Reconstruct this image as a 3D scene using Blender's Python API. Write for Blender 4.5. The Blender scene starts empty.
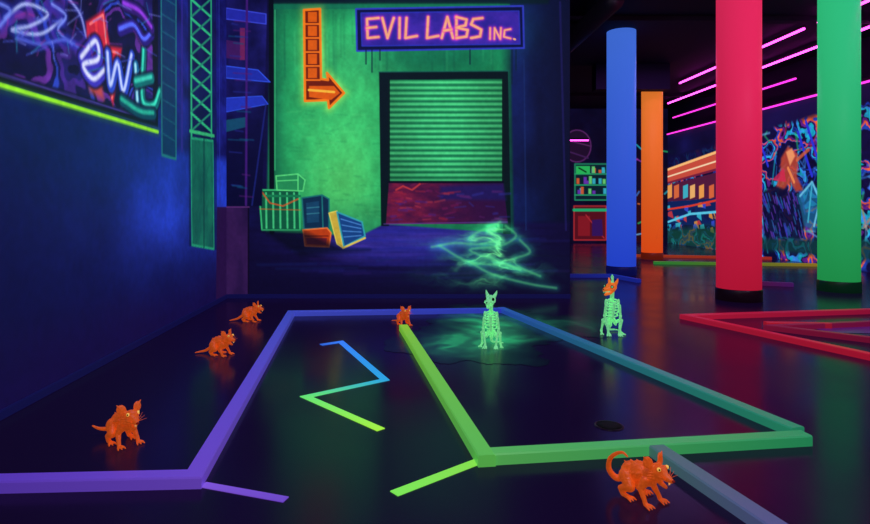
import bpy, bmesh, math, random, time
import numpy as np
from mathutils import Vector, Matrix, Euler, noise as mnoise
random.seed(4); rng=np.random.RandomState(7)
sc=bpy.context.scene
sc.view_settings.view_transform='Standard'
sc.view_settings.look='None'
F=600.0; H=1.1; CX=403.0; CY=204.0
YB=7.0; XL=-2.06; XR=7.5; YF=17.0; CEIL=3.8; XP=1.95

def lin(c):
    c=np.clip(np.asarray(c,dtype=float),0,1)
    return np.where(c<=0.04045,c/12.92,((c+0.055)/1.055)**2.4)
def L255(c): return tuple(float(v) for v in lin(np.array(c)/255.0))
def link(o,parent=None):
    sc.collection.objects.link(o)
    if parent: o.parent=parent
    return o
def empty(name,loc=(0,0,0),rot=0,s=1):
    o=bpy.data.objects.new(name,None); o.location=loc; o.rotation_euler=(0,0,rot); o.scale=(s,s,s); o.empty_display_size=.1
    return link(o)
# ---------- materials
def mat(name,col,emis=0.0,rough=0.5,spec=0.5,bump=0,bscale=60,ecol=None,var=0.0,metal=0):
    m=bpy.data.materials.new(name); m.use_nodes=True; nt=m.node_tree; b=nt.nodes['Principled BSDF']
    c=L255(col); e=L255(ecol) if ecol else c
    b.inputs['Base Color'].default_value=(*c,1); b.inputs['Roughness'].default_value=rough
    b.inputs['Emission Color'].default_value=(*e,1); b.inputs['Emission Strength'].default_value=emis
    b.inputs['Specular IOR Level'].default_value=spec; b.inputs['Metallic'].default_value=metal
    if bump or var:
        tc=nt.nodes.new('ShaderNodeTexCoord'); n=nt.nodes.new('ShaderNodeTexNoise'); n.inputs['Scale'].default_value=bscale; n.inputs['Detail'].default_value=4
        nt.links.new(tc.outputs['Object'],n.inputs['Vector'])
        if bump:
            bp=nt.nodes.new('ShaderNodeBump'); bp.inputs['Strength'].default_value=bump; bp.inputs['Distance'].default_value=0.01
            nt.links.new(n.outputs['Fac'],bp.inputs['Height']); nt.links.new(bp.outputs['Normal'],b.inputs['Normal'])
        if var:
            r=nt.nodes.new('ShaderNodeValToRGB'); r.color_ramp.elements[0].position=.3; r.color_ramp.elements[1].position=.7
            r.color_ramp.elements[0].color=(c[0]*(1-var),c[1]*(1-var),c[2]*(1-var),1); r.color_ramp.elements[1].color=(*c,1)
            nt.links.new(n.outputs['Fac'],r.inputs['Fac']); nt.links.new(r.outputs['Color'],b.inputs['Base Color'])
            if emis and not ecol: nt.links.new(r.outputs['Color'],b.inputs['Emission Color'])
    return m
def vcmat(name,emis,rough=0.6,spec=0.3,dif=1.0):
    m=bpy.data.materials.new(name); m.use_nodes=True; nt=m.node_tree; b=nt.nodes['Principled BSDF']
    a=nt.nodes.new('ShaderNodeAttribute'); a.attribute_name='Col'
    mx=nt.nodes.new('ShaderNodeVectorMath'); mx.operation='SCALE'; mx.inputs['Scale'].default_value=dif
    nt.links.new(a.outputs['Color'],mx.inputs[0]); nt.links.new(mx.outputs[0],b.inputs['Base Color'])
    nt.links.new(a.outputs['Color'],b.inputs['Emission Color'])
    b.inputs['Emission Strength'].default_value=emis; b.inputs['Roughness'].default_value=rough; b.inputs['Specular IOR Level'].default_value=spec
    return m
# ---------- painting canvas
_tab=rng.rand(8,128,128)
def vnoise(x,y,k=0):
    xi=np.floor(x).astype(int); yi=np.floor(y).astype(int); fx=x-xi; fy=y-yi
    fx=fx*fx*(3-2*fx); fy=fy*fy*(3-2*fy); t=_tab[k%8]
    a=t[yi%128,xi%128]; b=t[yi%128,(xi+1)%128]; c=t[(yi+1)%128,xi%128]; d=t[(yi+1)%128,(xi+1)%128]
    return (a*(1-fx)+b*fx)*(1-fy)+(c*(1-fx)+d*fx)*fy
def fbm(x,y,k=0,o=4):
    s=0;a=.5
    for i in range(o):
        s=s+a*vnoise(x*2**i+17*i,y*2**i+9*i,k+i); a*=.5
    return s/(1-.5**o)
class Canvas:
    def __init__(s,u0,u1,v0,v1,res,tf=None):
        s.nu=int((u1-u0)*res)+1; s.nv=int((v1-v0)*res)+1
        s.u=np.linspace(u0,u1,s.nu); s.v=np.linspace(v0,v1,s.nv)
        s.U,s.V=np.meshgrid(s.u,s.v); s.img=np.zeros((s.nv,s.nu,3)); s.tf=tf or (lambda x,y:(x,y)); s.px=1/res
    def _box(s,P,m):
        P=np.array(P); a=P.min(0)-m; b=P.max(0)+m
        i0,i1=np.searchsorted(s.u,[a[0],b[0]]); j0,j1=np.searchsorted(s.v,[a[1],b[1]])
        return slice(j0,j1),slice(i0,i1)
    def _dist(s,P,X,Y,closed):
        d=np.full(X.shape,1e9); ins=np.zeros(X.shape,bool); n=len(P)
        for i in range(n if closed else n-1):
            ax,ay=P[i]; bx,by=P[(i+1)%n]; ex,ey=bx-ax,by-ay; l=ex*ex+ey*ey+1e-12
            t=np.clip(((X-ax)*ex+(Y-ay)*ey)/l,0,1); d=np.minimum(d,np.hypot(X-ax-t*ex,Y-ay-t*ey))
            if closed:
                c=((ay>Y)!=(by>Y))&(X<(bx-ax)*(Y-ay)/((by-ay) if by!=ay else 1e-9)+ax); ins^=c
        return d,ins
    def _apply(s,sl,a,col,add):
        if callable(col): c=np.asarray(col(s.U[sl],s.V[sl]))/255.0
        else: c=np.array(col)/255.0
        a=a[...,None]
        if add: s.img[sl]=np.clip(s.img[sl]+a*c,0,1)
        else: s.img[sl]=s.img[sl]*(1-a)+a*c
    def poly(s,pts,col,alpha=1,soft=None,add=False,tf=True,outline=None,ow=1.0):
        P=[s.tf(*p) for p in pts] if tf else pts; soft=soft or s.px
        sl=s._box(P,soft*2+ow)
        if s.U[sl].size==0: return
        d,ins=s._dist(P,s.U[sl],s.V[sl],True); sd=np.where(ins,d,-d)
        s._apply(sl,alpha*np.clip(.5+sd/soft/1.0,0,1),col,add)
        if outline is not None: s._apply(sl,alpha*np.clip((ow/2-d)/s.px+.5,0,1),outline,False)
    def line(s,pts,col,w,alpha=1,soft=None,add=False,tf=True,smooth=0):
        if smooth: pts=spl(pts,smooth)
        P=[s.tf(*p) for p in pts] if tf else pts; soft=soft or s.px
        sl=s._box(P,w+soft*2)
        if s.U[sl].size==0: return
        d,_=s._dist(P,s.U[sl],s.V[sl],False)
        s._apply(sl,alpha*np.clip((w/2-d)/soft+.5,0,1),col,add)
    def glow(s,pts,col,r,alpha=1,tf=True,add=True):
        P=[s.tf(*p) for p in pts] if tf else pts
        sl=s._box(P,r*2.2)
        if s.U[sl].size==0: return
        d,_=s._dist(P if len(P)>1 else [P[0],P[0]],s.U[sl],s.V[sl],False)
        s._apply(sl,alpha*np.exp(-(d/r)**2*1.0),col,add)
    def mesh(s,name,place,m,parent):
        X,Y,Z=place(s.U,s.V)
        co=np.stack([X,Y,Z],-1).reshape(-1).astype(np.float32); n=s.nu*s.nv
        idx=np.arange(n).reshape(s.nv,s.nu)
        q=np.stack([idx[:-1,:-1],idx[:-1,1:],idx[1:,1:],idx[1:,:-1]],-1).reshape(-1)
        me=bpy.data.meshes.new(name); nf=(s.nu-1)*(s.nv-1)
        me.vertices.add(n); me.vertices.foreach_set('co',co)
        me.loops.add(nf*4); me.loops.foreach_set('vertex_index',q.astype(np.int32))
        me.polygons.add(nf); me.polygons.foreach_set('loop_start',(np.arange(nf)*4).astype(np.int32))
        me.update(calc_edges=True)
        a=me.color_attributes.new('Col','FLOAT_COLOR','POINT')
        c=np.concatenate([lin(s.img),np.ones(s.img.shape[:2]+(1,))],-1).reshape(-1).astype(np.float32)
        a.data.foreach_set('color',c); me.materials.append(m)
        return link(bpy.data.objects.new(name,me),parent)
def spl(p,n=6):
    p=[np.array(q,float) for q in p]; out=[]
    q=[2*p[0]-p[1]]+p+[2*p[-1]-p[-2]]
    for i in range(1,len(q)-2):
        for k in range(n):
            t=k/n; a,b,c,d=q[i-1],q[i],q[i+1],q[i+2]
            out.append(tuple(.5*(2*b+(c-a)*t+(2*a-5*b+4*c-d)*t*t+(3*b-a-3*c+d)*t**3)))
    out.append(tuple(p[-1])); return out
FONT={'E':[[(1,0),(0,.05),(.05,1),(1,.95)],[(0,.5),(.8,.45)]],'V':[[(0,0),(.45,1),(1,0)]],'I':[[(.5,0),(.45,1)]],
'L':[[(.1,0),(0,1),(1,.9)]],'A':[[(0,1),(.5,0),(1,1)],[(.2,.65),(.85,.6)]],
'B':[[(0,0),(0,1)],[(0,0),(.9,.12),(.8,.4),(0,.5),(1,.62),(.9,.93),(0,1)]],
'S':[[(1,.05),(.2,.1),(0,.35),(.9,.6),(.8,.92),(0,1)]],'N':[[(0,1),(.05,0),(.9,1),(1,0)]],'C':[[(1,.1),(.1,.2),(0,.8),(1,.95)]]}
def mixc(a,b,t):
    t=t[...,None]; return np.array(a)*(1-t)+np.array(b)*t
def sst(a,b,x):
    t=np.clip((x-a)/(b-a),0,1); return t*t*(3-2*t)
def ridge(x,y,k,p=3): return np.clip(1-np.abs(2*fbm(x,y,k,4)-1)*2.2,0,1)**p
def patcher(pal,fx,fy,k=3):
    pal=np.array(pal,float)
    def f(u,v):
        wu=u*fx+.9*fbm(u*fx,v*fy,2); wv=v*fy+.9*fbm(u*fx,v*fy,5)
        q=fbm(wu,wv,k,3); q=np.clip((q-.5)*2.4+.5,0,.999)*len(pal); i=q.astype(int); t=sst(.7,1,q-i)
        a=pal[i]; b_=pal[np.minimum(i+1,len(pal)-1)]
        return (a*(1-t[...,None])+b_*t[...,None])*(.7+.6*fbm(u*fx*5,v*fy*5,6))[...,None]
    return f
# ---------- box helper
def box(name,lo,hi,m,parent=None,bevel=0):
    bm=bmesh.new(); bmesh.ops.create_cube(bm,size=1)
    for v in bm.verts:
        v.co=Vector([(lo[i]+hi[i])/2+v.co[i]*(hi[i]-lo[i]) for i in range(3)])
    if bevel: bmesh.ops.bevel(bm,geom=bm.edges[:],offset=bevel,segments=2,affect='EDGES')
    me=bpy.data.meshes.new(name); bm.to_mesh(me); me.materials.append(m); return link(bpy.data.objects.new(name,me),parent)

# =============== ROOM SHELL
dark=mat('dark_wall_paint',(10,8,34),0.08,0.7,0.2,bump=.1)
black=mat('black_ceiling_paint',(38,22,54),0.0,0.8,0.2,bump=.2,bscale=20)
fm=bpy.data.materials.new('polished_black_floor'); fm.use_nodes=True; nt=fm.node_tree; b=nt.nodes['Principled BSDF']
tc=nt.nodes.new('ShaderNodeTexCoord'); n=nt.nodes.new('ShaderNodeTexNoise'); n.inputs['Scale'].default_value=1.2; n.inputs['Detail'].default_value=6
r=nt.nodes.new('ShaderNodeMapRange'); r.inputs['To Min'].default_value=.14; r.inputs['To Max'].default_value=.26
r.inputs['From Min'].default_value=.3; r.inputs['From Max'].default_value=.7
nt.links.new(tc.outputs['Object'],n.inputs['Vector']); nt.links.new(n.outputs['Fac'],r.inputs['Value']); nt.links.new(r.outputs['Result'],b.inputs['Roughness'])
b.inputs['Base Color'].default_value=(.010,.005,.024,1); b.inputs['Specular IOR Level'].default_value=.09
b.inputs['Emission Color'].default_value=(.12,.03,.42,1); b.inputs['Emission Strength'].default_value=.022  # faint violet blacklight glow put into the floor as emission
box('floor',(XL-.2,-2.2,-.1),(XR+.2,YF+.2,0),fm)
box('ceiling',(XL-.2,-2.2,CEIL),(XR+.2,YF+.2,CEIL+.1),black)
wl=box('wall_left',(XL-.2,-2.2,0),(XL-.004,YF+.2,CEIL),dark)
wb=box('wall_back',(XL-.003,YB+.004,0),(XP,YB+.22,CEIL),dark)
wf=box('wall_far',(XL,YF+.004,0),(XR+.2,YF+.2,CEIL),dark)
wr=box('wall_right',(XR+.004,-2.2,0),(XR+.2,YF,CEIL),dark)
box('wall_front',(XL,-2.2,0),(XR,-2.0,CEIL),dark)
bbm=mat('baseboard_blue_paint',(22,22,86),.35,.4)
box('baseboard_back',(XL+.025,YB-.022,0),(XP,YB-.002,.05),bbm,bevel=.004)
box('baseboard_left',(XL+.002,-2,0),(XL+.022,YB-.002,.05),bbm,bevel=.004)

# =============== BACK MURAL
c=Canvas(226.4,569.8,-27,298.2,1.6)
U,V=c.U,c.V
nz=fbm(U/40,V/25,0)
c.img[:]=mixc((7,7,32),(20,18,80),nz)/255
c.poly([(508,-30),(572,-30),(572,240),(508,240)],lambda u,v:mixc((7,12,40),(20,38,108),np.clip(fbm(u/20,v/40,4)*sst(575,505,u)+.1*sst(240,0,v),0,1)))
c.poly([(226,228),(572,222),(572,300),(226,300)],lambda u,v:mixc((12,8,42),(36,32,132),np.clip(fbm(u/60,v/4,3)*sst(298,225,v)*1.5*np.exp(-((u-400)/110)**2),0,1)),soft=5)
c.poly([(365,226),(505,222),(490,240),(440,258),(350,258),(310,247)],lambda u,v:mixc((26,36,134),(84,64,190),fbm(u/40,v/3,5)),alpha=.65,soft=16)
for i in range(34):
    y=238+rng.rand()*40; x=255+rng.rand()*260; w=15+rng.rand()*70
    c.line([(x,y),(x+w,y-1)],[(46,46,160),(70,34,130),(20,60,140)][i%3],1.5,alpha=.2,soft=3)
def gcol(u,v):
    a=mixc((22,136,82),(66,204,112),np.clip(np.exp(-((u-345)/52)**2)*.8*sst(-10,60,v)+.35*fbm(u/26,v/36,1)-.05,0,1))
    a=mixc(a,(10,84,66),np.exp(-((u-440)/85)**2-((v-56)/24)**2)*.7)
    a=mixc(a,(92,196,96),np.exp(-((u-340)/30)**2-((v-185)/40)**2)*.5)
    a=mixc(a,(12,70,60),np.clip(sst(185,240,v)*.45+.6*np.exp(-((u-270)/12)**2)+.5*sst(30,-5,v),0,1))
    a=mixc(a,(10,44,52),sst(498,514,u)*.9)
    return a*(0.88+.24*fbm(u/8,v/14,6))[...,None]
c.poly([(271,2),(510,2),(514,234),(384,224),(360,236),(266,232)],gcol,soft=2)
c.poly([(268,-27),(560,-27),(548,4),(272,4)],(7,26,38),alpha=.9,soft=3)
c.poly([(272,4),(510,4),(510,9),(272,9)],(16,104,78),alpha=.7)
c.line([(271,-27),(272,232)],(5,12,24),5); c.line([(275,10),(275,170)],(70,210,130),1.1,alpha=.6)
for i in range(50):
    x=282+rng.rand()*222; y=5+rng.rand()*35; l=8+rng.rand()*60
    c.line([(x,y),(x+.5,y+l)],[(10,64,56),(80,210,130)][i%4==0],1.0,alpha=.2,soft=2.5)
for i in range(60):
    x=285+rng.rand()*92; y=110+rng.rand()*110
    c.line([(x,y),(x+4+rng.rand()*10,y+rng.randn())],[(20,110,70),(100,210,120)][i%2],1.2,alpha=.2,soft=2)
# neon sign
c.glow([(370,30),(510,30)],(30,150,100),30,.15)
c.poly([(356,9),(523,6),(524,48),(357,51)],(9,18,64),outline=(48,60,190),ow=1.8)
c.poly([(361,13),(519,11),(520,44),(362,46)],lambda u,v:mixc((36,32,140),(72,44,176),fbm(u/18,v/9,2)),outline=(44,50,180),ow=1.2)
def text(tx,x,y,w,h,gap,lw,slant=0):
    for ch in tx:
        for st in FONT.get(ch,[]):
            ww=w*(.35 if ch=='I' else 1)
            p=[(x+a*ww,y+b*h+slant) for a,b in st]
            c.glow(p,(130,16,90),3.0,.42)
            c.line(p,(240,80,150),lw+1.6,alpha=.7,soft=1.6); c.line(p,(255,176,130),lw*.9)
        x+=(w*(.35 if ch=='I' else 1))+gap
text('EVIL',367,18,11.5,20,3.8,2.6)
text('LABS',427,17,11.3,21,3.4,2.6)
text('INC',489,28,6.6,11,3.0,1.8); c.line([(514,39),(515,39.4)],(255,178,120),2)
for x,l in [(372,22),(380,10),(470,14),(512,34),(516,20),(366,14)]: c.line([(x,50),(x,50+l)],(10,34,52),1.4,alpha=.75)
# arrow
arr=[(304,10),(320,9),(321,79),(328,80),(327,73),(344,93),(329,108),(328,100),(305,101)]
c.glow(arr+[arr[0]],(150,80,0),5,.45)
c.poly(arr,(112,30,6),outline=(255,128,20),ow=2.4)
for y in (24,38,52,66,80): c.line([(305,y),(320,y)],(255,120,24),1.6)
for y in (17,31,45,59,73): c.poly([(308,y-5),(317,y-5),(317,y+5),(308,y+5)],(224,92,10)); 
c.poly([(309,86),(334,86),(340,93),(331,100),(309,97)],(236,98,12),alpha=.9); c.line([(309,90),(334,92)],(255,190,60),2.4)
# door
c.poly([(379,72),(508,71),(511,234),(503,234),(503,79),(389,80),(389,226),(381,226)],(5,22,30))
c.line([(379,72),(508,71)],(20,90,80),1.2,alpha=.8)
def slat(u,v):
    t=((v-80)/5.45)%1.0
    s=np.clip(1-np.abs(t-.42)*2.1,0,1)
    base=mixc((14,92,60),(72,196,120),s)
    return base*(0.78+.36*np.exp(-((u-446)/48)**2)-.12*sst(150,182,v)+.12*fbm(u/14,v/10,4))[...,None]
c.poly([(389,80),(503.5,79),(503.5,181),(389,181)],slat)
c.line([(389,80),(389,181)],(4,26,28),2); c.line([(503,80),(503,181)],(4,26,28),2)
c.poly([(389,181),(503,181),(508,224),(386,224)],lambda u,v:mixc((34,12,60),(130,28,62),np.clip(fbm(u/12,v/5,1)*sst(500,395,u)*1.1+.1,0,1)))
c.poly([(440,186),(503,184),(506,200),(440,200)],(28,24,92),alpha=.8,soft=4)
for i in range(60):
    x=390+rng.rand()**1.3*110; y=183+rng.rand()*38; w=3+rng.rand()*9
    c.line([(x,y),(x+w,y+rng.randn()*1.2)],[(170,36,56),(120,26,84),(60,34,130),(190,60,70)][i%4] if x<455 else [(50,50,150),(96,36,110)][i%2],1+rng.rand()*1.6,alpha=.45,soft=1.5)
c.line([(389,182),(503,182)],(8,8,30),2.4)
c.line([(384,224),(507,222)],(100,64,160),1.3,alpha=.6)
c.line([(396,190),(403,186),(412,190),(420,184)],(200,60,60),1.6,alpha=.8)
# crates
c.poly([(259,190),(299,190),(300,230),(262,230)],(14,86,60),outline=(56,196,116),ow=1.5)
for x in (266,273,280,287,294): c.line([(x,193),(x+.5,228)],(66,196,124),1.8)
c.line([(259,196),(300,196)],(20,120,76),2.4); c.line([(260,209),(300,210)],(200,100,40),1.2,alpha=.6)
c.line([(262,192),(270,203),(283,206),(298,199)],(220,90,40),1.5,alpha=.8)
c.poly([(276,176),(298,174),(305,180),(303,191),(277,190)],(36,140,84),outline=(90,220,124),ow=1.3); c.line([(298,175),(298,190)],(90,220,124),1.2); c.line([(277,181),(298,180)],(90,220,124),1)
c.poly([(302,198),(322,195),(329,199),(329,228),(304,229)],(14,44,74),outline=(26,110,110),ow=1.4)
c.line([(322,196),(323,228)],(30,120,120),1.2); c.poly([(306,203),(319,201),(319,222),(307,223)],(22,66,100)); c.line([(307,208),(319,207)],(50,120,140),1); c.line([(307,214),(319,213)],(50,120,140),1)
c.poly([(303,230),(327,228),(331,233),(329,247),(305,246)],(184,60,20),outline=(240,116,50),ow=1.3); c.line([(305,236),(328,236)],(110,26,14),1.2); c.poly([(306,238),(327,238),(326,245),(307,244)],(120,30,40))
c.poly([(329,213),(337,211),(343,248),(337,244)],(200,170,60),outline=(236,214,90),ow=1)
c.poly([(337,212),(362,222),(365,236),(344,247)],(22,66,130),outline=(50,160,170),ow=1.6)
for k in range(4): c.line([(341+k*1,219+k*6),(361,225+k*3.5)],(70,130,200),1.1)
c.line([(343,248),(365,238)],(230,200,80),1.8)
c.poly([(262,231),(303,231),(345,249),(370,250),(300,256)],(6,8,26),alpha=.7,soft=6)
# left buildings & low wall
c.poly([(226,-27),(268,-27),(262,206),(226,206)],lambda u,v:mixc((8,8,44),(34,32,124),fbm(u/14,v/18,4)*sst(205,40,v)),soft=1)
c.poly([(226,8),(266,14),(266,24),(226,19)],(34,40,160),outline=(60,74,220),ow=1); c.poly([(226,40),(240,42),(240,60),(226,58)],(60,24,90))
c.poly([(226,66),(258,70),(270,82),(226,78)],(30,44,160),outline=(50,84,230),ow=1); c.poly([(226,98),(262,96),(268,104),(226,112)],(34,52,180),outline=(50,84,230),ow=.8)
c.poly([(226,120),(246,117),(246,127),(226,132)],(20,84,110),alpha=.8)
c.line([(247,-20),(246,205)],(60,24,110),2.2); c.poly([(240,28),(245,28),(245,60),(240,60)],(130,36,90),alpha=.8)
c.line([(266,104),(252,205)],(30,40,130),1.6,alpha=.7)
for i in range(22):
    y=20+rng.rand()*180; x=227+rng.rand()*16; c.line([(x,y),(x+5+rng.rand()*14,y+1)],[(36,44,140),(84,28,110),(16,84,120)][i%3],1.3,alpha=.6,soft=1.5)
c.poly([(226,207),(249,207),(249,298),(226,298)],lambda u,v:mixc((26,13,54),(58,28,84),fbm(u/10,v/30,2)))
c.line([(248.5,207),(248.5,298)],(10,6,30),1.5); c.line([(226,207),(249,207)],(90,44,110),1.2)
c.line([(560,2),(566,230)],(34,30,100),2,alpha=.6); c.line([(524,60),(526,230)],(26,50,110),1.5,alpha=.5)
# toxic smoke painted on wall
wu=U+14*(fbm(U/26,V/16,5)-.5)*2; wv=V+8*(fbm(U/22,V/12,6)-.5)*2
mask=np.exp(-(((wu-(492-(V-235)*.1))/(17+(V-222)*.7).clip(10,52))**2))*sst(219,226,V)*sst(298,280,V)
mask=np.maximum(mask,np.exp(-((wu-458)/30)**2-((wv-243)/5)**2)*.9)
rd=ridge(wu/34,wv/11,2,1.3)
g=np.clip(mask*(.30+.75*rd),0,1)
g*=1-.5*sst(255,296,V)
c.img[:]=c.img*(1-g[...,None]*.8)+mixc((10,92,66),(104,220,128),g)/255*g[...,None]
for s_ in ([(500,222),(488,230),(498,238),(480,244),(455,243),(432,247)],[(506,226),(516,236),(500,246),(470,250),(500,262),(520,270)],[(440,246),(470,262),(512,266),(540,276)],[(494,226),(478,232),(470,238)],[(520,240),(530,252),(516,258)],[(470,262),(492,274),(530,284),(556,288)]):
    c.glow(spl(s_,5),(20,110,70),4,.42); c.line(s_,(100,220,134),1.7,alpha=.55,soft=2.4,smooth=5)
c.img*= (0.93+.14*fbm(U/3,V/3,7))[...,None]
mm=vcmat('fluorescent_mural_paint',.9,.6,.2,.25)
c.mesh('painted_mural_evil_labs',lambda u,v:((u-CX)*YB/F,np.full(u.shape,YB),H+(CY-v)*YB/F),mm,wb)
# =============== LEFT WALL MURAL
def tl(x,y):
    z=F*(-XL)/(CX-x); return (z,H+(CY-y)*z/F)
c=Canvas(1.6,YB,0,CEIL,95,tl); U,V=c.U,c.V
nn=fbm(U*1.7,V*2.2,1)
t=np.clip((.16+.84*sst(3.0,5.9,U))*(0.12+.88*np.exp(-((V-1.25)/.70)**2)),0,1)  # blue blacklight glow on the wall, painted into the mural colours
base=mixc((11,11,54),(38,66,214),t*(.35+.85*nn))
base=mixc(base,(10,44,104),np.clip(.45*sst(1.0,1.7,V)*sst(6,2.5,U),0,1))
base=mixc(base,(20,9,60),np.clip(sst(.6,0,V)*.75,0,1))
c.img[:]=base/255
c.poly([(170,-40),(232,-40),(232,160),(170,150)],lambda u,v:mixc((10,10,56),(34,38,150),fbm(u*4,v*6,3)),soft=.1)
c.poly([(-60,-60),(158,-60),(158,127),(-60,64)],(9,8,40))
c.poly([(-60,-60),(152,-60),(153,118),(-60,52)],patcher([(12,10,50),(30,24,96),(60,34,130),(20,16,74),(40,60,170),(16,14,64),(90,40,140),(14,12,60)],2.0,2.4),soft=.02)
c.line([(-60,56),(155,121)],(60,50,130),.015)
c.line([(-80,61),(158,132)],(60,160,20),.07,alpha=.3,soft=.05); c.line([(-80,61),(158,132)],(146,236,44),.026)
g=[([(5,18),(25,4),(48,14),(30,26),(12,30),(40,34),(62,20)],(180,195,245)),([(52,4),(66,16),(58,30),(72,44)],(130,150,245)),
([(18,38),(40,44),(66,40),(84,52)],(80,96,210)),([(-10,0),(10,10),(0,26)],(110,130,230)),([(66,-5),(80,14),(86,36)],(160,170,245))]
for p,cc in g: c.line(p,(40,50,180),.06,alpha=.5,smooth=6,soft=.04); c.line(p,cc,.02,alpha=.85,smooth=6,soft=.015)
c.poly([(86,22),(104,10),(110,46),(122,48),(113,106),(102,66),(88,66)],(204,34,60),soft=.03); c.line([(90,24),(103,15),(107,50),(118,53),(112,98)],(255,120,120),.018); c.line([(96,22),(98,58)],(255,70,70),.03,alpha=.6)
c.poly([(84,66),(100,70),(104,100),(90,92)],(224,80,50),alpha=.7,soft=.05)
for p,cc,c2 in [([(82,58),(96,42),(99,60),(84,66),(94,80),(106,70)],(226,232,255),(60,50,190)),([(108,54),(111,86),(118,64),(124,92),(132,56)],(200,215,255),(40,70,200)),
 ([(136,66),(138,102)],(170,236,244),(20,100,150)),([(144,50),(143,100),(154,106),(160,92)],(60,230,190),(10,110,110)),([(136,82),(152,78)],(60,210,180),(10,110,110)),([(120,30),(134,26),(144,40),(152,34)],(90,110,250),(40,20,120)),([(122,100),(140,112),(154,114)],(40,180,150),(10,70,90)),([(124,4),(140,12),(152,28)],(150,60,220),(50,20,110))]:
    c.line(p,(10,8,44),.13,smooth=6,alpha=.8,soft=.02); c.line(p,c2,.095,smooth=6,alpha=.95,soft=.02); c.line([(x-.6,y-1.2) for x,y in p],cc,.035,smooth=6,alpha=.95,soft=.02)
for i in range(60):
    x=rng.rand()*150; y=rng.rand()*100*(.4+.6*x/150); c.line([(x,y),(x+rng.randn()*8,y+rng.randn()*9)],[(80,96,220),(150,50,150),(40,150,180),(130,140,230)][i%4],.011,alpha=.5)
c.poly([(161,-40),(176,-40),(176,159),(162,155)],(14,46,90),outline=(30,110,116),ow=.025)
for y in range(-20,150,17): c.line([(162,y),(175,y+8)],(24,84,110),.012)
c.poly([(188,-40),(216,-40),(217,250),(189,246)],(8,16,44),alpha=.5)
for x in (191,211): c.line([(x,-40),(x+.5,136)],(38,160,110),.045)
for y in range(-20,132,19):
    c.line([(191,y),(211,y+18)],(44,180,120),.03); c.line([(211,y),(191,y+18)],(32,128,100),.024)
c.line([(190,131),(214,136)],(50,170,110),.035)
c.poly([(191,138),(213,141),(214,249),(192,245)],lambda u,v:mixc((8,52,62),(26,124,92),fbm(u*5,v*3,4)),outline=(32,144,106),ow=.025)
c.line([(204,140),(204,247)],(10,56,60),.03)
c.line([(182,-40),(182,150)],(44,32,130),.04,alpha=.8)
c.poly([(217,207),(227,207),(227,298),(216,302)],(34,14,60))
c.line([(219,0),(220,205)],(40,50,150),.03,alpha=.7)
c.img*=(0.9+.2*fbm(U*25,V*25,5))[...,None]
c.mesh('painted_mural_graffiti_glow',lambda u,v:(np.full(u.shape,XL),u,v),vcmat('left_mural_glow_paint',.95,.5,.3,.3),wl)
# =============== RIGHT WALL MURAL
def tr(x,y):
    z=F*XR/(x-CX); return (z,H+(CY-y)*z/F)
c=Canvas(8.6,YF,0,3.1,70,tr); U,V=c.U,c.V
c.img[:]=mixc((8,6,32),(22,20,80),fbm(U,V*1.5,1))/255
c.poly([(640,168),(880,96),(880,272),(640,246)],patcher([(10,10,50),(20,50,150),(14,12,60),(50,130,220),(20,160,190),(12,10,54),(90,30,130),(220,90,50),(30,60,170),(14,14,60)],2.4,3.0),soft=.1)
c.poly([(664,160),(719,140),(719,168),(664,180)],(14,12,54),alpha=.8)
c.poly([(664,172),(716,154),(718,168),(664,184)],(200,76,60)); c.line([(664,171),(717,152)],(255,190,120),.07); c.line([(664,178),(717,161)],(250,220,180),.04); c.line([(664,184),(718,169)],(120,30,60),.06)
c.poly([(664,186),(718,172),(718,198),(664,202)],(80,26,60)); 
for i,x in enumerate((667,674,683,690,699,709)): c.poly([(x,186),(x+5,184),(x+5,197),(x,199)],[(250,170,80),(230,110,60),(60,190,210),(250,190,110)][i%4],alpha=.9)
c.poly([(664,202),(718,198),(718,226),(664,224)],(14,34,90))
for i in range(26):
    x=664+rng.rand()*52; y=202+rng.rand()*26; c.poly([(x,y),(x+2+rng.rand()*4,y-1),(x+3+rng.rand()*3,y+3+rng.rand()*5),(x,y+4)],[(60,200,220),(220,60,60),(240,160,60),(60,80,220),(20,20,70)][i%5],alpha=.8)
c.poly([(664,228),(718,226),(718,252),(664,244)],(18,80,56),alpha=.7,soft=.2)
c.line([(668,222),(690,214),(716,212)],(90,200,230),.06); c.line([(664,210),(690,206),(718,200)],(220,60,40),.05)
cols=[(60,140,240),(30,200,220),(240,120,50),(150,50,170),(220,50,60),(120,200,255),(40,200,110)]
for i in range(110):
    x=745+rng.rand()*135; y=130+rng.rand()*112; cc=cols[rng.choice([0,0,0,1,1,2,3,4,5,5,6])]
    p=[(x,y),(x+rng.randn()*3,y+rng.randn()*6),(x+rng.randn()*5,y+rng.randn()*9)]
    c.line(p,cc,.02+.03*rng.rand(),alpha=.55,soft=.03)
for x,y in ((820,140),(812,150),(768,140)): c.line([(x-14,y-18),(x,y+26)],(40,50,210),.06)
c.poly([(781,158),(788,146),(798,154),(797,176),(803,190),(796,192),(790,182),(782,192),(776,186),(780,176)],(190,70,50),alpha=.85,soft=.06); c.poly([(786,152),(792,148),(795,156),(790,166)],(250,170,110),soft=.04,alpha=.8); c.line([(788,168),(794,182)],(250,150,80),.06,alpha=.8); c.poly([(772,180),(784,168),(786,182)],(210,40,80),alpha=.8); c.line([(797,160),(808,150)],(220,100,60),.07,alpha=.8)
c.poly([(762,192),(776,186),(800,196),(808,218),(800,240),(764,236)],(12,12,50),alpha=.9,soft=.06)
for i in range(90):
    x=762+rng.rand()*42; y=192+rng.rand()*42; c.line([(x,y),(x+2,y+7)],[(54,60,180),(30,90,150),(90,50,160)][i%3],.03,alpha=.8)
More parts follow.
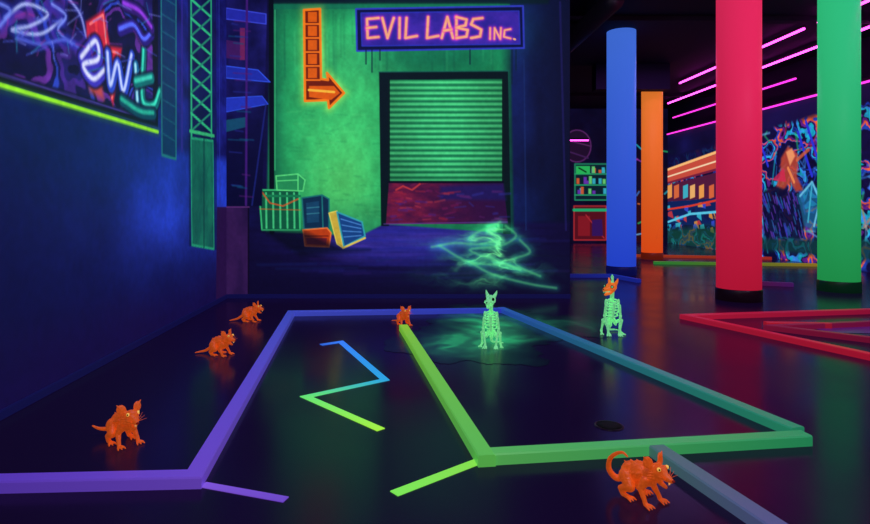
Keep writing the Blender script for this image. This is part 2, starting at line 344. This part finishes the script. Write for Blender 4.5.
c.poly([(798,196),(812,180),(822,196),(816,232),(804,226)],(26,110,150),alpha=.7,soft=.05); c.line([(800,196),(812,182),(820,200),(814,226)],(120,210,240),.045,alpha=.8); c.line([(812,184),(808,222)],(60,170,200),.04)
c.poly([(760,238),(880,240),(880,262),(760,250)],(12,60,60),alpha=.8,soft=.1)
c.mesh('painted_mural_city',lambda u,v:(np.full(u.shape,XR),u,v),vcmat('right_mural_paint',.95,.6,.3,.3),wr)
# =============== FAR WALL MURAL
c=Canvas(540,668,80,243,1.6); U,V=c.U,c.V
c.img[:]=mixc((5,4,22),(14,12,48),fbm(U/12,V/12,1))/255
c.poly([(575,164),(607,164),(607,200),(575,200)],(8,32,46),outline=(30,130,96),ow=1.4)
for y in (174,185,195): c.line([(575,y),(607,y)],(34,150,104),1.4)
c.poly([(576,166),(590,166),(590,174),(576,174)],(40,180,90)); c.line([(579,168),(586,172)],(10,60,30),1.5)
for i in range(20):
    x=576+rng.rand()*28; y=[184,194,173][i%3]; hh=3+rng.rand()*5; c.poly([(x,y-hh),(x+3,y-hh),(x+3,y),(x,y)],[(50,170,190),(200,90,50),(100,200,110),(100,50,170)][i%4])
c.poly([(574,206),(606,206),(606,240),(574,240)],(84,16,30),outline=(180,44,50),ow=1.2); c.line([(574,210),(606,210)],(30,170,110),3); c.poly([(578,216),(590,216),(590,236),(578,236)],(130,24,36)); c.line([(586,215),(604,238)],(170,40,50),1.2)
c.poly([(592,220),(602,219),(603,236),(592,236)],(50,20,90))
th=np.linspace(0,2*math.pi,24)[:-1]; c.poly([(577+14*math.cos(a),146+16*math.sin(a)) for a in th],(30,14,42),outline=(84,36,96),ow=1.3)
c.line([(566,140),(590,146)],(84,40,90),1.2); c.line([(570,152),(588,158)],(60,30,80),1.5); c.poly([(608,190),(640,190),(640,243),(608,243)],(40,10,24))
for i in range(30):
    x=636+rng.rand()*30; y=150+rng.rand()*85; c.line([(x,y),(x+rng.randn()*6,y+rng.randn()*5)],cols[i%7],1.6,alpha=.7)
c.mesh('painted_mural_shelves',lambda u,v:((u-CX)*YF/F,np.full(u.shape,YF),H+(CY-v)*YF/F),mm,wf)
# =============== COLUMNS
def lathe(name,prof,m,parent,seg=64):
    bm=bmesh.new(); rings=[]
    for r_,z in prof: rings.append([bm.verts.new((r_*math.cos(2*math.pi*i/seg),r_*math.sin(2*math.pi*i/seg),z)) for i in range(seg)])
    for a,b_ in zip(rings,rings[1:]):
        for i in range(seg): bm.faces.new((a[i],a[(i+1)%seg],b_[(i+1)%seg],b_[i])).smooth=True
    bm.faces.new(rings[0][::-1]); bm.faces.new(rings[-1])
    me=bpy.data.meshes.new(name); bm.to_mesh(me); me.materials.append(m)
    return link(bpy.data.objects.new(name,me),parent)
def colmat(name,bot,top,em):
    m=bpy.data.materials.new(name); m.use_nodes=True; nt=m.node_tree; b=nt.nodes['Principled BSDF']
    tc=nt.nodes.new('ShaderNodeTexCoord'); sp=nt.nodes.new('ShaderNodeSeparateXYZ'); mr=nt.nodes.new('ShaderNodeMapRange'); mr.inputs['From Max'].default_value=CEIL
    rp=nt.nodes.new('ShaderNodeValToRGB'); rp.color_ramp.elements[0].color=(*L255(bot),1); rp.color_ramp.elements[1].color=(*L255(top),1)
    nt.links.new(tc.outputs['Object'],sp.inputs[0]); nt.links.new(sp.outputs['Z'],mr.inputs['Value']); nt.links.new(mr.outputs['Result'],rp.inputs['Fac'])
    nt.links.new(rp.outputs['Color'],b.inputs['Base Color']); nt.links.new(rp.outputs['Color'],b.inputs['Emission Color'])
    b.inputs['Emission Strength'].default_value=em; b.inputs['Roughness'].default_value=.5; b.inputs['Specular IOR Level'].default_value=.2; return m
def column(x,y,r_,bot,top,plc,em=.62,h=CEIL):
    e=empty('round_column',(x,y,0))
    lathe('shaft',[(r_,.12),(r_,h)],colmat('fluorescent_column',bot,top,em),e)
    lathe('plinth',[(r_+.010,.0),(r_+.010,.12),(r_+.004,.135),(r_-.02,.14)],mat('column_plinth',plc,.3,.4),e)
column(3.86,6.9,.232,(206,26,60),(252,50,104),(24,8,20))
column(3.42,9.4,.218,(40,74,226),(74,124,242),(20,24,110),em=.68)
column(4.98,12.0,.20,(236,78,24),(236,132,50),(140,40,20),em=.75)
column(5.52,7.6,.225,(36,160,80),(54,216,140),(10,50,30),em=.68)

# =============== mesh builder
def _sph(nu,nv):
    v=[(0,0,1)]; f=[]
    for j in range(1,nv):
        a=math.pi*j/nv
        for i in range(nu): b_=2*math.pi*i/nu; v.append((math.sin(a)*math.cos(b_),math.sin(a)*math.sin(b_),math.cos(a)))
    v.append((0,0,-1)); L=len(v)-1
    for i in range(nu):
        f.append((0,1+i,1+(i+1)%nu))
        for j in range(nv-2): a=1+j*nu; f.append((a+i,a+nu+i,a+nu+(i+1)%nu,a+(i+1)%nu))
        a=1+(nv-2)*nu; f.append((a+i,L,a+(i+1)%nu))
    return np.array(v),f
SPH=_sph(14,9)
class MB:
    def __init__(s): s.v=[]; s.f=[]; s.n=0
    def add(s,V,Fc):
        s.v.append(V); n=s.n; s.f+= [tuple(i+n for i in q) for q in Fc]; s.n+=len(V)
    def to_mesh(s,me): me.from_pydata(np.concatenate(s.v).tolist(),[],s.f); me.update()
    def free(s): pass
def cyl_between(bm,p0,p1,r0,r1=None,seg=12):
    r1=r0 if r1 is None else r1; p0=Vector(p0); p1=Vector(p1); d=(p1-p0).normalized()
    u=d.orthogonal().normalized(); w=d.cross(u); V=[]
    for p,r_ in ((p0,r0),(p1,r1)):
        for i in range(seg): a=2*math.pi*i/seg; V.append(p+u*(r_*math.cos(a))+w*(r_*math.sin(a)))
    Fc=[(i,(i+1)%seg,seg+(i+1)%seg,seg+i) for i in range(seg)]+[tuple(range(seg))[::-1],tuple(range(seg,2*seg))]
    bm.add(np.array([tuple(v) for v in V]),Fc)
def ball(bm,p,r_): bm.add(SPH[0]*r_+np.array(tuple(p)),SPH[1])
def chain(bm,pts):
    for p,r_ in pts: ball(bm,p,r_)
    for a,b_ in zip(pts,pts[1:]):
        if (Vector(a[0])-Vector(b_[0])).length>1e-6: cyl_between(bm,a[0],b_[0],a[1],b_[1],14)
def ell(bm,cn,r_,rot=(0,0,0)):
    R=np.array(Euler(rot).to_matrix()); bm.add((SPH[0]*np.array(r_))@R.T+np.array(tuple(cn)),SPH[1])
def tomesh(name,bm,m,parent=None,smooth=True):
    me=bpy.data.meshes.new(name); bm.to_mesh(me); bm.free()
    if smooth: me.polygons.foreach_set('use_smooth',[True]*len(me.polygons))
    if m: me.materials.append(m)
    return link(bpy.data.objects.new(name,me),parent)
# =============== CEILING
tm=mat('pink_neon_tube',(255,70,224),5.5,.3); tp=mat('pink_neon_tube_dim',(220,50,190),2,.3); hm=mat('tube_housing',(30,20,40),0,.5)
def tube(x,y0,y1,z,m=tm,x1=None):
    e=empty('ceiling_neon_tube_light'); x1=x if x1 is None else x1
    bm=MB(); cyl_between(bm,(x,y0,z),(x1,y1,z),.018); tomesh('tube',bm,m,e)
    bm=MB(); cyl_between(bm,(x,y0,z+.04),(x1,y1,z+.04),.024,seg=6); tomesh('housing',bm,hm,e,False)
tube(5.95,6.6,8.6,CEIL-.1);tube(5.95,8.9,12.9,CEIL-.1); tube(6.85,6.6,15.5,CEIL-.1); tube(5.95,1,5.5,CEIL-.1); tube(XR-.1,9.2,16.8,3.05,tp)
tube(7.2,11,16,3.4,tp); tube(4.6,16.5,16.5,2.85,tm,5.1); tube(4.3,6.0,6.7,CEIL-.02,tp)
for y in (5.6,8.6,14.6):
    box('ceiling_beam',(2.2,y,CEIL-.07),(XR,y+.16,CEIL-.002),black)
box('ceiling_beam',(3.7,11.5,3.30),(5.12,11.75,CEIL-.002),black)
bm=MB(); cyl_between(bm,(2.6,7.4,3.62),(2.6,16.9,3.62),.13,seg=24); tomesh('ceiling_duct_pipe',bm,mat('duct_paint',(26,18,40),.02,.5))

# =============== RAILS
def fl(x,y,h=0.0):
    z=F*(H-h)/(y-CY); return Vector(((x-CX)*z/F,z,h))
railm=vcmat('fluorescent_rail_paint',.42,.4,.4,1.0)
def rail(name,pts,cols_,w,h,z0=0.0,m=railm,sub=10,parent=None):
    P=[Vector((p[0],p[1],0)) for p in pts]
    n=len(P); off=[]
    for i in range(n):
        d0=(P[i]-P[i-1]).normalized() if i>0 else None; d1=(P[i+1]-P[i]).normalized() if i<n-1 else None
        if d0 is None: d0=d1
        if d1 is None: d1=d0
        n0=Vector((-d0.y,d0.x,0)); n1=Vector((-d1.y,d1.x,0)); mi=(n0+n1).normalized(); off.append(mi*(w/2/max(.45,mi.dot(n0))))
    bm=bmesh.new(); cl=bm.verts.layers.float_color.new('Col'); rings=[]
    b_=min(.006,h*.3,w*.2)
    for i in range(n-1):
        for k in range(sub+(1 if i==n-2 else 0)):
            t=k/sub; p=P[i].lerp(P[i+1],t); o=off[i].lerp(off[i+1],t); u=o.normalized()*b_
            cc=lin((np.array(cols_[i])*(1-t)+np.array(cols_[i+1])*t)/255)
            ring=[]
            for q,z in ((p-o,z0),(p-o,h-b_),(p-o+u,h),(p+o-u,h),(p+o,h-b_),(p+o,z0)):
                v=bm.verts.new((q.x,q.y,z)); v[cl]=(*cc,1); ring.append(v)
            rings.append(ring)
    for a,b2 in zip(rings,rings[1:]):
        for i in range(6): bm.faces.new((a[i],a[(i+1)%6],b2[(i+1)%6],b2[i]))
    bm.faces.new(rings[0][::-1]); bm.faces.new(rings[-1]); bmesh.ops.recalc_face_normals(bm,faces=bm.faces[:])
    return tomesh(name,bm,m,parent,False)
PW=.076; PH=.046
e=empty('mini_golf_course_border')
def M(x,y,h=PH): v=fl(x,y,h); return (v.x,v.y)
rail('border_outer',[(XL+.03,M(0,480)[1]),M(194,473),M(291,311),M(505,308)],
     [(96,62,196),(122,82,216),(76,90,210),(54,70,204)],PW,PH,parent=e)
rail('border_right',[M(501,307),M(798,427)],[(46,90,196),(46,158,112)],PW,PH-.001,parent=e)
rail('border_front',[M(806,433),M(490,451)],[(46,168,104),(100,204,98)],PW,PH+.002,parent=e)
rail('border_centre',[M(403.5,325),M(487,456)],[(156,242,60),(104,212,90)],PW,PH+.004,parent=e)
a=fl(650,441,PH); bb=fl(778,524,PH); dd=(bb-a)*1.6+a
rail('border_branch',[(a.x+.01,a.y-.03),(dd.x,dd.y)],[(74,124,112),(96,80,166)],PW,PH,parent=e)
e=empty('mini_golf_course_border_red')
rail('border_outer',[M(960,372),M(686,314.5),M(960,306)],[(200,26,54),(206,30,64),(150,20,62)],.07,PH,parent=e)
rail('border_inner',[M(940,345),M(772,325),M(940,318)],[(130,20,56),(140,22,60),(110,16,70)],.06,PH,parent=e)
rail('border_cross',[M(765,322),M(830,323)],[(196,30,50),(170,26,50)],.06,PH+.003,parent=e)
e=empty('mini_golf_course_border_distant')
rail('border_green',[(4.6,11.0),(7.3,10.6)],[(50,160,60),(180,150,40)],.09,.05,parent=e)
rail('border_orange',[(4.5,12.6),(7.3,11.9)],[(180,74,30),(200,56,40)],.09,.05,parent=e)
rail('border_blue',[(2.4,9.0),(3.12,9.0),(3.3,8.4)],[(26,34,130),(34,54,180),(34,50,180)],.08,.05,parent=e)
rail('border_purple',[(4.4,8.3),(5.2,8.0)],[(110,28,56),(80,28,110)],.08,.05,parent=e)
tpm=vcmat('fluorescent_tape',.9,.4,.4,.6)
rail('floor_tape_zigzag',[fl(321,345)[:2],fl(341,342)[:2],fl(385,380)[:2],fl(306,397)[:2],fl(381,430)[:2]],[(40,96,210),(50,120,240),(40,160,214),(100,226,110),(160,236,60)],.05,.004,m=tpm)
rail('floor_tape_line',[M(480,461,0),M(394,494,0)],[(130,214,70),(120,226,80)],.048,.004,m=tpm)
rail('floor_tape_line',[M(203,485,0),M(286,500,0)],[(120,80,200),(104,66,186)],.042,.004,m=tpm)
bm=bmesh.new(); vs=[bm.verts.new((*M(x,y,0),.003)) for x,y in ((800,325),(900,322),(900,334),(830,333))]; bm.faces.new(vs); bmesh.ops.recalc_face_normals(bm,faces=bm.faces[:])
tomesh('floor_paint_patch',bm,mat('purple_floor_paint',(80,26,110),.4,.3),None,False)
# floor paint: toxic spill
nx,ny=300,260; X0,X1,Y0,Y1=-.3,2.3,4.05,6.9
gx,gy=np.meshgrid(np.linspace(X0,X1,nx),np.linspace(Y0,Y1,ny))
wx=gx+.3*(fbm(gx*2.2,gy*2.2,2)-.5)*2; wy=gy+.35*(fbm(gx*2.2,gy*2.2,4)-.5)*2
m1=np.exp(-((wx-.45)/.40)**2-((wy-4.72)/.36)**2)*1.1+np.exp(-((wx-.75)/.34)**2-((wy-5.5)/.65)**2)*1.0+np.exp(-((wx-1.45)/.45)**2-((wy-5.5)/.4)**2)*.4
rg=ridge(wx*2.0,wy*1.3,1,1.1)
I=np.clip(m1*(.34+.7*rg),0,1)
idx=np.arange(nx*ny).reshape(ny,nx); keep=(I[:-1,:-1]>.05)
q=np.stack([idx[:-1,:-1],idx[:-1,1:],idx[1:,1:],idx[1:,:-1]],-1)[keep]
used,inv=np.unique(q,return_inverse=True); inv=inv.reshape(-1,4)
me=bpy.data.meshes.new('floor_paint_spill'); me.from_pydata(np.stack([gx.ravel()[used],gy.ravel()[used],np.full(len(used),.0025)],-1).tolist(),[],inv.tolist())
at=me.color_attributes.new('Col','FLOAT_COLOR','POINT'); Iu=I.ravel()[used]
cc=lin(mixc((9,6,26),(44,184,112),np.clip(Iu*1.1,0,1))/255); at.data.foreach_set('color',np.concatenate([cc,np.ones((len(used),1))],-1).ravel().astype(np.float32))
me.materials.append(vcmat('green_floor_paint',.75,.2,.12,.3)); link(bpy.data.objects.new('floor_paint_spill',me))
e=empty('golf_hole_cup',fl(609,426))
lathe('rim',[(.07,.0005),(.07,.003),(.064,.004),(.062,.002)],mat('cup_rim',(30,16,30),.05,.3),e,40)
lathe('hole',[(.061,.0046),(.02,.0048)],mat('cup_hole',(2,1,4),0,.9),e,40)
# =============== TOY RATS
def remesh(bm,vox,name,m,sm=3,fur=0.0):
    me=bpy.data.meshes.new(name+'_src'); bm.to_mesh(me)
    o=bpy.data.objects.new(name+'_src',me); sc.collection.objects.link(o)
    md=o.modifiers.new('r','REMESH'); md.mode='VOXEL'; md.voxel_size=vox
    s_=o.modifiers.new('s','SMOOTH'); s_.iterations=sm; s_.factor=.5
    dg=bpy.context.evaluated_depsgraph_get(); me2=bpy.data.meshes.new_from_object(o.evaluated_get(dg))
    bpy.data.objects.remove(o); me2.name=name
    if fur:
        nr=[v.normal.copy() for v in me2.vertices]
        for v,nn_ in zip(me2.vertices,nr):
            q=v.co; f_=mnoise.noise(Vector((q.x*110,q.y*230,q.z*230)))
            v.co+=nn_*f_*fur
    me2.polygons.foreach_set('use_smooth',[True]*len(me2.polygons))
    me2.materials.clear(); me2.materials.append(m); return me2
ratm=mat('orange_rubber',(255,104,28),.36,.42,.5,bump=.2,bscale=120,var=.3)
eyem=mat('rat_eye',(255,200,90),.6,.2); eyed=mat('rat_pupil',(20,5,5),0,.2); toothm=mat('rat_tooth',(255,190,110),.6,.3)
def ratmesh(name,tail):
    bm=MB(); V3=Vector
    ell(bm,(-.045,0,.084),(.050,.040,.048),(0,-.2,0)); ell(bm,(-.008,0,.106),(.046,.036,.040),(0,.1,0)); ell(bm,(.030,0,.098),(.034,.032,.036),(0,.3,0))
    chain(bm,[(V3((.032,0,.11)),.029),(V3((.066,0,.132)),.025)])
    ell(bm,(.076,0,.138),(.036,.032,.028),(0,.35,0))
    chain(bm,[(V3((.085,0,.138)),.023),(V3((.112,0,.127)),.015),(V3((.130,0,.123)),.010)])
    chain(bm,[(V3((.068,0,.113)),.014),(V3((.090,0,.096)),.010),(V3((.108,0,.090)),.0065)])
    for s_ in (1,-1):
        ell(bm,(.056,s_*.036,.172),(.006,.021,.024),(s_*-.5,-.25,s_*.3)); chain(bm,[(V3((.06,s_*.02,.152)),.010),(V3((.054,s_*.044,.182)),.006),(V3((.050,s_*.054,.196)),.0025)])
        ell(bm,(.09,s_*.018,.153),(.011,.010,.010))
        chain(bm,[(V3((.034,s_*.024,.09)),.020),(V3((.022,s_*.036,.058)),.013),(V3((.044,s_*.042,.024)),.009),(V3((.05,s_*.043,.010)),.009)])
        for k in (-1,0,1): chain(bm,[(V3((.05,s_*.043,.009)),.0075),(V3((.068,s_*.043+k*.012,.009)),.0052),(V3((.08,s_*.043+k*.016,.004)),.003)])
        chain(bm,[(V3((-.05,s_*.028,.078)),.032),(V3((-.020,s_*.046,.050)),.020),(V3((-.064,s_*.046,.028)),.0125),(V3((-.054,s_*.047,.010)),.010),(V3((-.026,s_*.05,.009)),.009)])
        for k in (-1,0,1): chain(bm,[(V3((-.03,s_*.05,.009)),.0075),(V3((-.012,s_*.05+k*.012,.009)),.0052),(V3((.0,s_*.05+k*.016,.004)),.003)])
        for k in range(3): chain(bm,[(V3((.078,s_*.022,.134-k*.008)),.006),(V3((.062-k*.004,s_*.044,.138-k*.013)),.0018)])
        for k in range(4): chain(bm,[(V3((-.05+k*.022,s_*.032,.095+.006*k)),.006),(V3((-.066+k*.022,s_*.043,.09+.006*k)),.0018)])
    for i in range(9):
        t=i/8; x=.045-t*.12; z=.136+.012*math.sin(t*math.pi)-t*.03; y=(-1)**i*.006
        chain(bm,[(V3((x,y,z)),.009),(V3((x-.018,y*1.6,z+.010)),.002)])
    T=[V3(p) for p in spl(tail,5)]; N=len(T)
    chain(bm,[(p,.0115*(1-i/N)+.0035) for i,p in enumerate(T)])
    return remesh(bm,.0024,name,ratm,2,.0005)
t1=[(-.082,0,.062),(-.105,-.01,.05),(-.13,-.03,.04),(-.15,-.055,.045),(-.165,-.075,.058)]
t2=[(-.082,0,.06),(-.108,-.02,.045),(-.128,-.04,.075),(-.122,-.045,.12),(-.098,-.04,.15),(-.07,-.03,.165),(-.05,-.025,.155)]
t3=[(-.082,0,.06),(-.115,0,.04),(-.15,-.01,.02),(-.185,-.03,.012),(-.2,-.06,.01)]
RM=[ratmesh('rat_body_side_tail',t1),ratmesh('rat_body_curled_tail',t2),ratmesh('rat_body_low_tail',t3)]
def bmball(name,cn,r_,m,parent):
    bm=MB(); ell(bm,cn,r_); return tomesh(name,bm,m,parent)
nosem=mat('rat_nose',(150,30,10),.2,.3)
def rat(px,py,rot,s,k):
    p=fl(px,py); e=empty('toy_rat',(p.x,p.y,.001),rot,s)
    link(bpy.data.objects.new('body',RM[k]),e)
    for s_ in (1,-1):
        bmball('eye',(.095,s_*.0235,.157),(.0078,.0070,.0078),eyem,e); bmball('pupil',(.1002,s_*.0275,.158),(.0036,.0034,.0038),eyed,e)
        bm=MB()
        for j in range(3): cyl_between(bm,(.116,s_*.010,.125),(.122-j*.012,s_*(.05-.004*j),.130+.012*j),.0013,.0005,6)
        tomesh('whiskers',bm,ratm,e)
        bm=MB(); cyl_between(bm,(.124,s_*.003,.118),(.123,s_*.003,.104),.0028,.001,8); tomesh('tooth',bm,toothm,e)
    bmball('nose',(.140,0,.124),(.006,.007,.005),nosem,e)
rat(124,443,math.radians(-42),1.0,0)
rat(221,355,math.radians(-25),.95,2)
rat(251,321.5,math.radians(-15),.95,2)
rat(404,325,math.radians(-70),.92,2)
rat(642,499,math.radians(-60),.94,1)
# =============== SKELETON FIGURES
bonem=mat('glow_bone',(134,246,160),.62,.45,.4,bump=.3,bscale=90,var=.45)
sock=mat('dark_socket',(8,26,24),0,.7)
def skel_bones():
    V3=Vector; bm=MB()
    spine=[V3(q) for q in spl([(-.06,0,.06),(-.062,0,.11),(-.048,0,.18),(-.022,0,.24),(0,0,.29),(.008,0,.335)],5)]
    for i,q in enumerate(spine):
        ell(bm,q,(.015,.017,.009))
        if i%2==0: cyl_between(bm,q,q+V3((-.026,0,.008)),.006,.002,6)
    for a_,b_ in zip(spine,spine[1:]): cyl_between(bm,a_,b_,.009,.009,8)
    for k in range(6):
        q=spine[min(9+k*2,len(spine)-4)]; w=.056-.005*abs(k-2); f_=.072-.003*k
        for s_ in (1,-1):
            chain(bm,[(q+V3((f_*(1-math.cos(a_))/2*1.1, s_*w*math.sin(a_), -.024*a_/3.1)),.0062) for a_ in np.linspace(0,2.95,9)])
    chain(bm,[(V3((.016,0,.13)),.009),(V3((.04,0,.18)),.009),(V3((.066,0,.25)),.010)])
    for s_ in (1,-1):
        ell(bm,(-.042,s_*.030,.095),(.030,.014,.036),(s_*.3,0,0)); ell(bm,(.005,s_*.048,.25),(.020,.010,.034),(0,.35,0))
        # forelimbs, held down the front
        for a_ in ([(V3((.025,s_*.050,.23)),.013),(V3((.012,s_*.062,.155)),.0075),(V3((.014,s_*.062,.15)),.011)],
                   [(V3((.016,s_*.060,.145)),.011),(V3((.048,s_*.044,.045)),.007),(V3((.052,s_*.042,.034)),.010)],
                   [(V3((.022,s_*.054,.142)),.006),(V3((.056,s_*.040,.04)),.0055)]): chain(bm,a_)
        for k in (-1,0,1): chain(bm,[(V3((.054,s_*.042,.026)),.008),(V3((.076,s_*.042+k*.012,.012)),.006),(V3((.09,s_*.044+k*.015,.005)),.004)])
        # hind limbs
        chain(bm,[(V3((-.042,s_*.036,.09)),.015),(V3((-.006,s_*.066,.115)),.010),(V3((.006,s_*.070,.112)),.014)])
        chain(bm,[(V3((.006,s_*.070,.105)),.011),(V3((-.036,s_*.072,.035)),.008),(V3((-.044,s_*.072,.02)),.011)])
        chain(bm,[(V3((-.044,s_*.072,.014)),.009),(V3((.005,s_*.080,.010)),.008)])
        for k in (-1,0,1): chain(bm,[(V3((.005,s_*.080,.010)),.007),(V3((.032,s_*.084+k*.012,.006)),.0045)])
    chain(bm,[(V3(q),.010*(1-i/26)+.002) for i,q in enumerate(spl([(-.065,0,.055),(-.10,0,.025),(-.13,.02,.012),(-.14,.06,.01),(-.11,.09,.01)],5))])
    return remesh(bm,.0034,'skeleton_bones',bonem,1,0)
SB=skel_bones()
def skeleton(px,py,rot,s,head,orange=False):
    p=fl(px,py); e=empty('toy_cat_skeleton',(p.x,p.y,.001),rot,s); V3=Vector
    link(bpy.data.objects.new('bones',SB),e)
    hd=empty('head',(.008,0,.0),head); hd.parent=e
    bm=MB()
    ell(bm,(.012,0,.375),(.044,.042,.036)); chain(bm,[(V3((.03,0,.368)),.027),(V3((.085,0,.358)),.017)])
    for s_ in (1,-1):
        chain(bm,[(V3((.005,s_*.022,.35)),.008),(V3((.04,s_*.016,.328)),.009),(V3((.08,0,.320)),.009)])
        chain(bm,[(V3((.02,s_*.036,.362)),.009),(V3((.055,s_*.03,.356)),.007)])
        chain(bm,[(V3((-.004,s_*.026,.398)),.015),(V3((-.01,s_*.038,.422)),.010),(V3((-.012,s_*.044,.442)),.004)])
    me=remesh(bm,.003,'skull',mat('orange_skull_paint',(255,124,34),.6,.4,var=.3) if orange else bonem,1,0); link(bpy.data.objects.new('skull',me),hd)
    for s_ in (1,-1):
        bmball('eye_socket',(.036,s_*.029,.381),(.013,.011,.013),sock,hd)
        if orange: bmball('eye_glow',(.043,s_*.036,.382),(.007,.006,.007),bonem,hd)
        bm=MB()
        for k in range(5): cyl_between(bm,(.05+k*.01,s_*(.017-.002*k),.348),(.05+k*.01,s_*(.015-.002*k),.333),.0035,.0008,6)
        tomesh('teeth',bm,bonem,hd)
    bmball('nose_hole',(.100,0,.362),(.005,.006,.006),sock,hd)
    if orange:
        bm=MB(); chain(bm,[(V3((.0,0,.40)),.014),(V3((-.004,0,.43)),.008),(V3((.0,0,.452)),.012),(V3((0,0,.468)),.005)]); tomesh('head_spike',bm,bonem,hd)
skeleton(491,347,math.radians(-102),.98,math.radians(-15))
skeleton(612,334.5,math.radians(-95),1.07,math.radians(-55),True)
# =============== LIGHTS
def area(name,loc,rot,size,power,col,sy=None):
    l=bpy.data.lights.new(name,'AREA'); l.energy=power; l.color=col; l.size=size
    if sy: l.shape='RECTANGLE'; l.size_y=sy
    o=bpy.data.objects.new(name,l); o.location=loc; o.rotation_euler=rot; link(o)
area('added_ceiling_light',(.6,.6,3.7),(math.radians(35),0,0),2.4,66,(.86,.74,1.0),.5)  # pale overhead area lights added for fill and shading, no fixture modelled
area('added_ceiling_light',(-1.0,4.6,3.7),(math.radians(10),math.radians(10),0),.9,26,(.26,.24,1.0),.3)
area('added_ceiling_light',(5.0,3.2,3.7),(math.radians(30),0,0),1.6,50,(.8,.55,1.0),.4)
area('added_ceiling_light',(4.5,10.5,3.7),(0,0,0),2,18,(.6,.3,1.0),.4)
w=bpy.data.worlds.new('World'); sc.world=w; w.use_nodes=True; w.node_tree.nodes['Background'].inputs[0].default_value=(.02,.01,.06,1); w.node_tree.nodes['Background'].inputs[1].default_value=.5
cam=bpy.data.cameras.new('camera'); cam.sensor_width=36; cam.lens=36*F/870; cam.shift_x=(435-CX)/870; cam.shift_y=-(262-CY)/870
co=bpy.data.objects.new('camera',cam); co.location=(0,0,H); co.rotation_euler=(math.pi/2,0,0); link(co); sc.camera=co
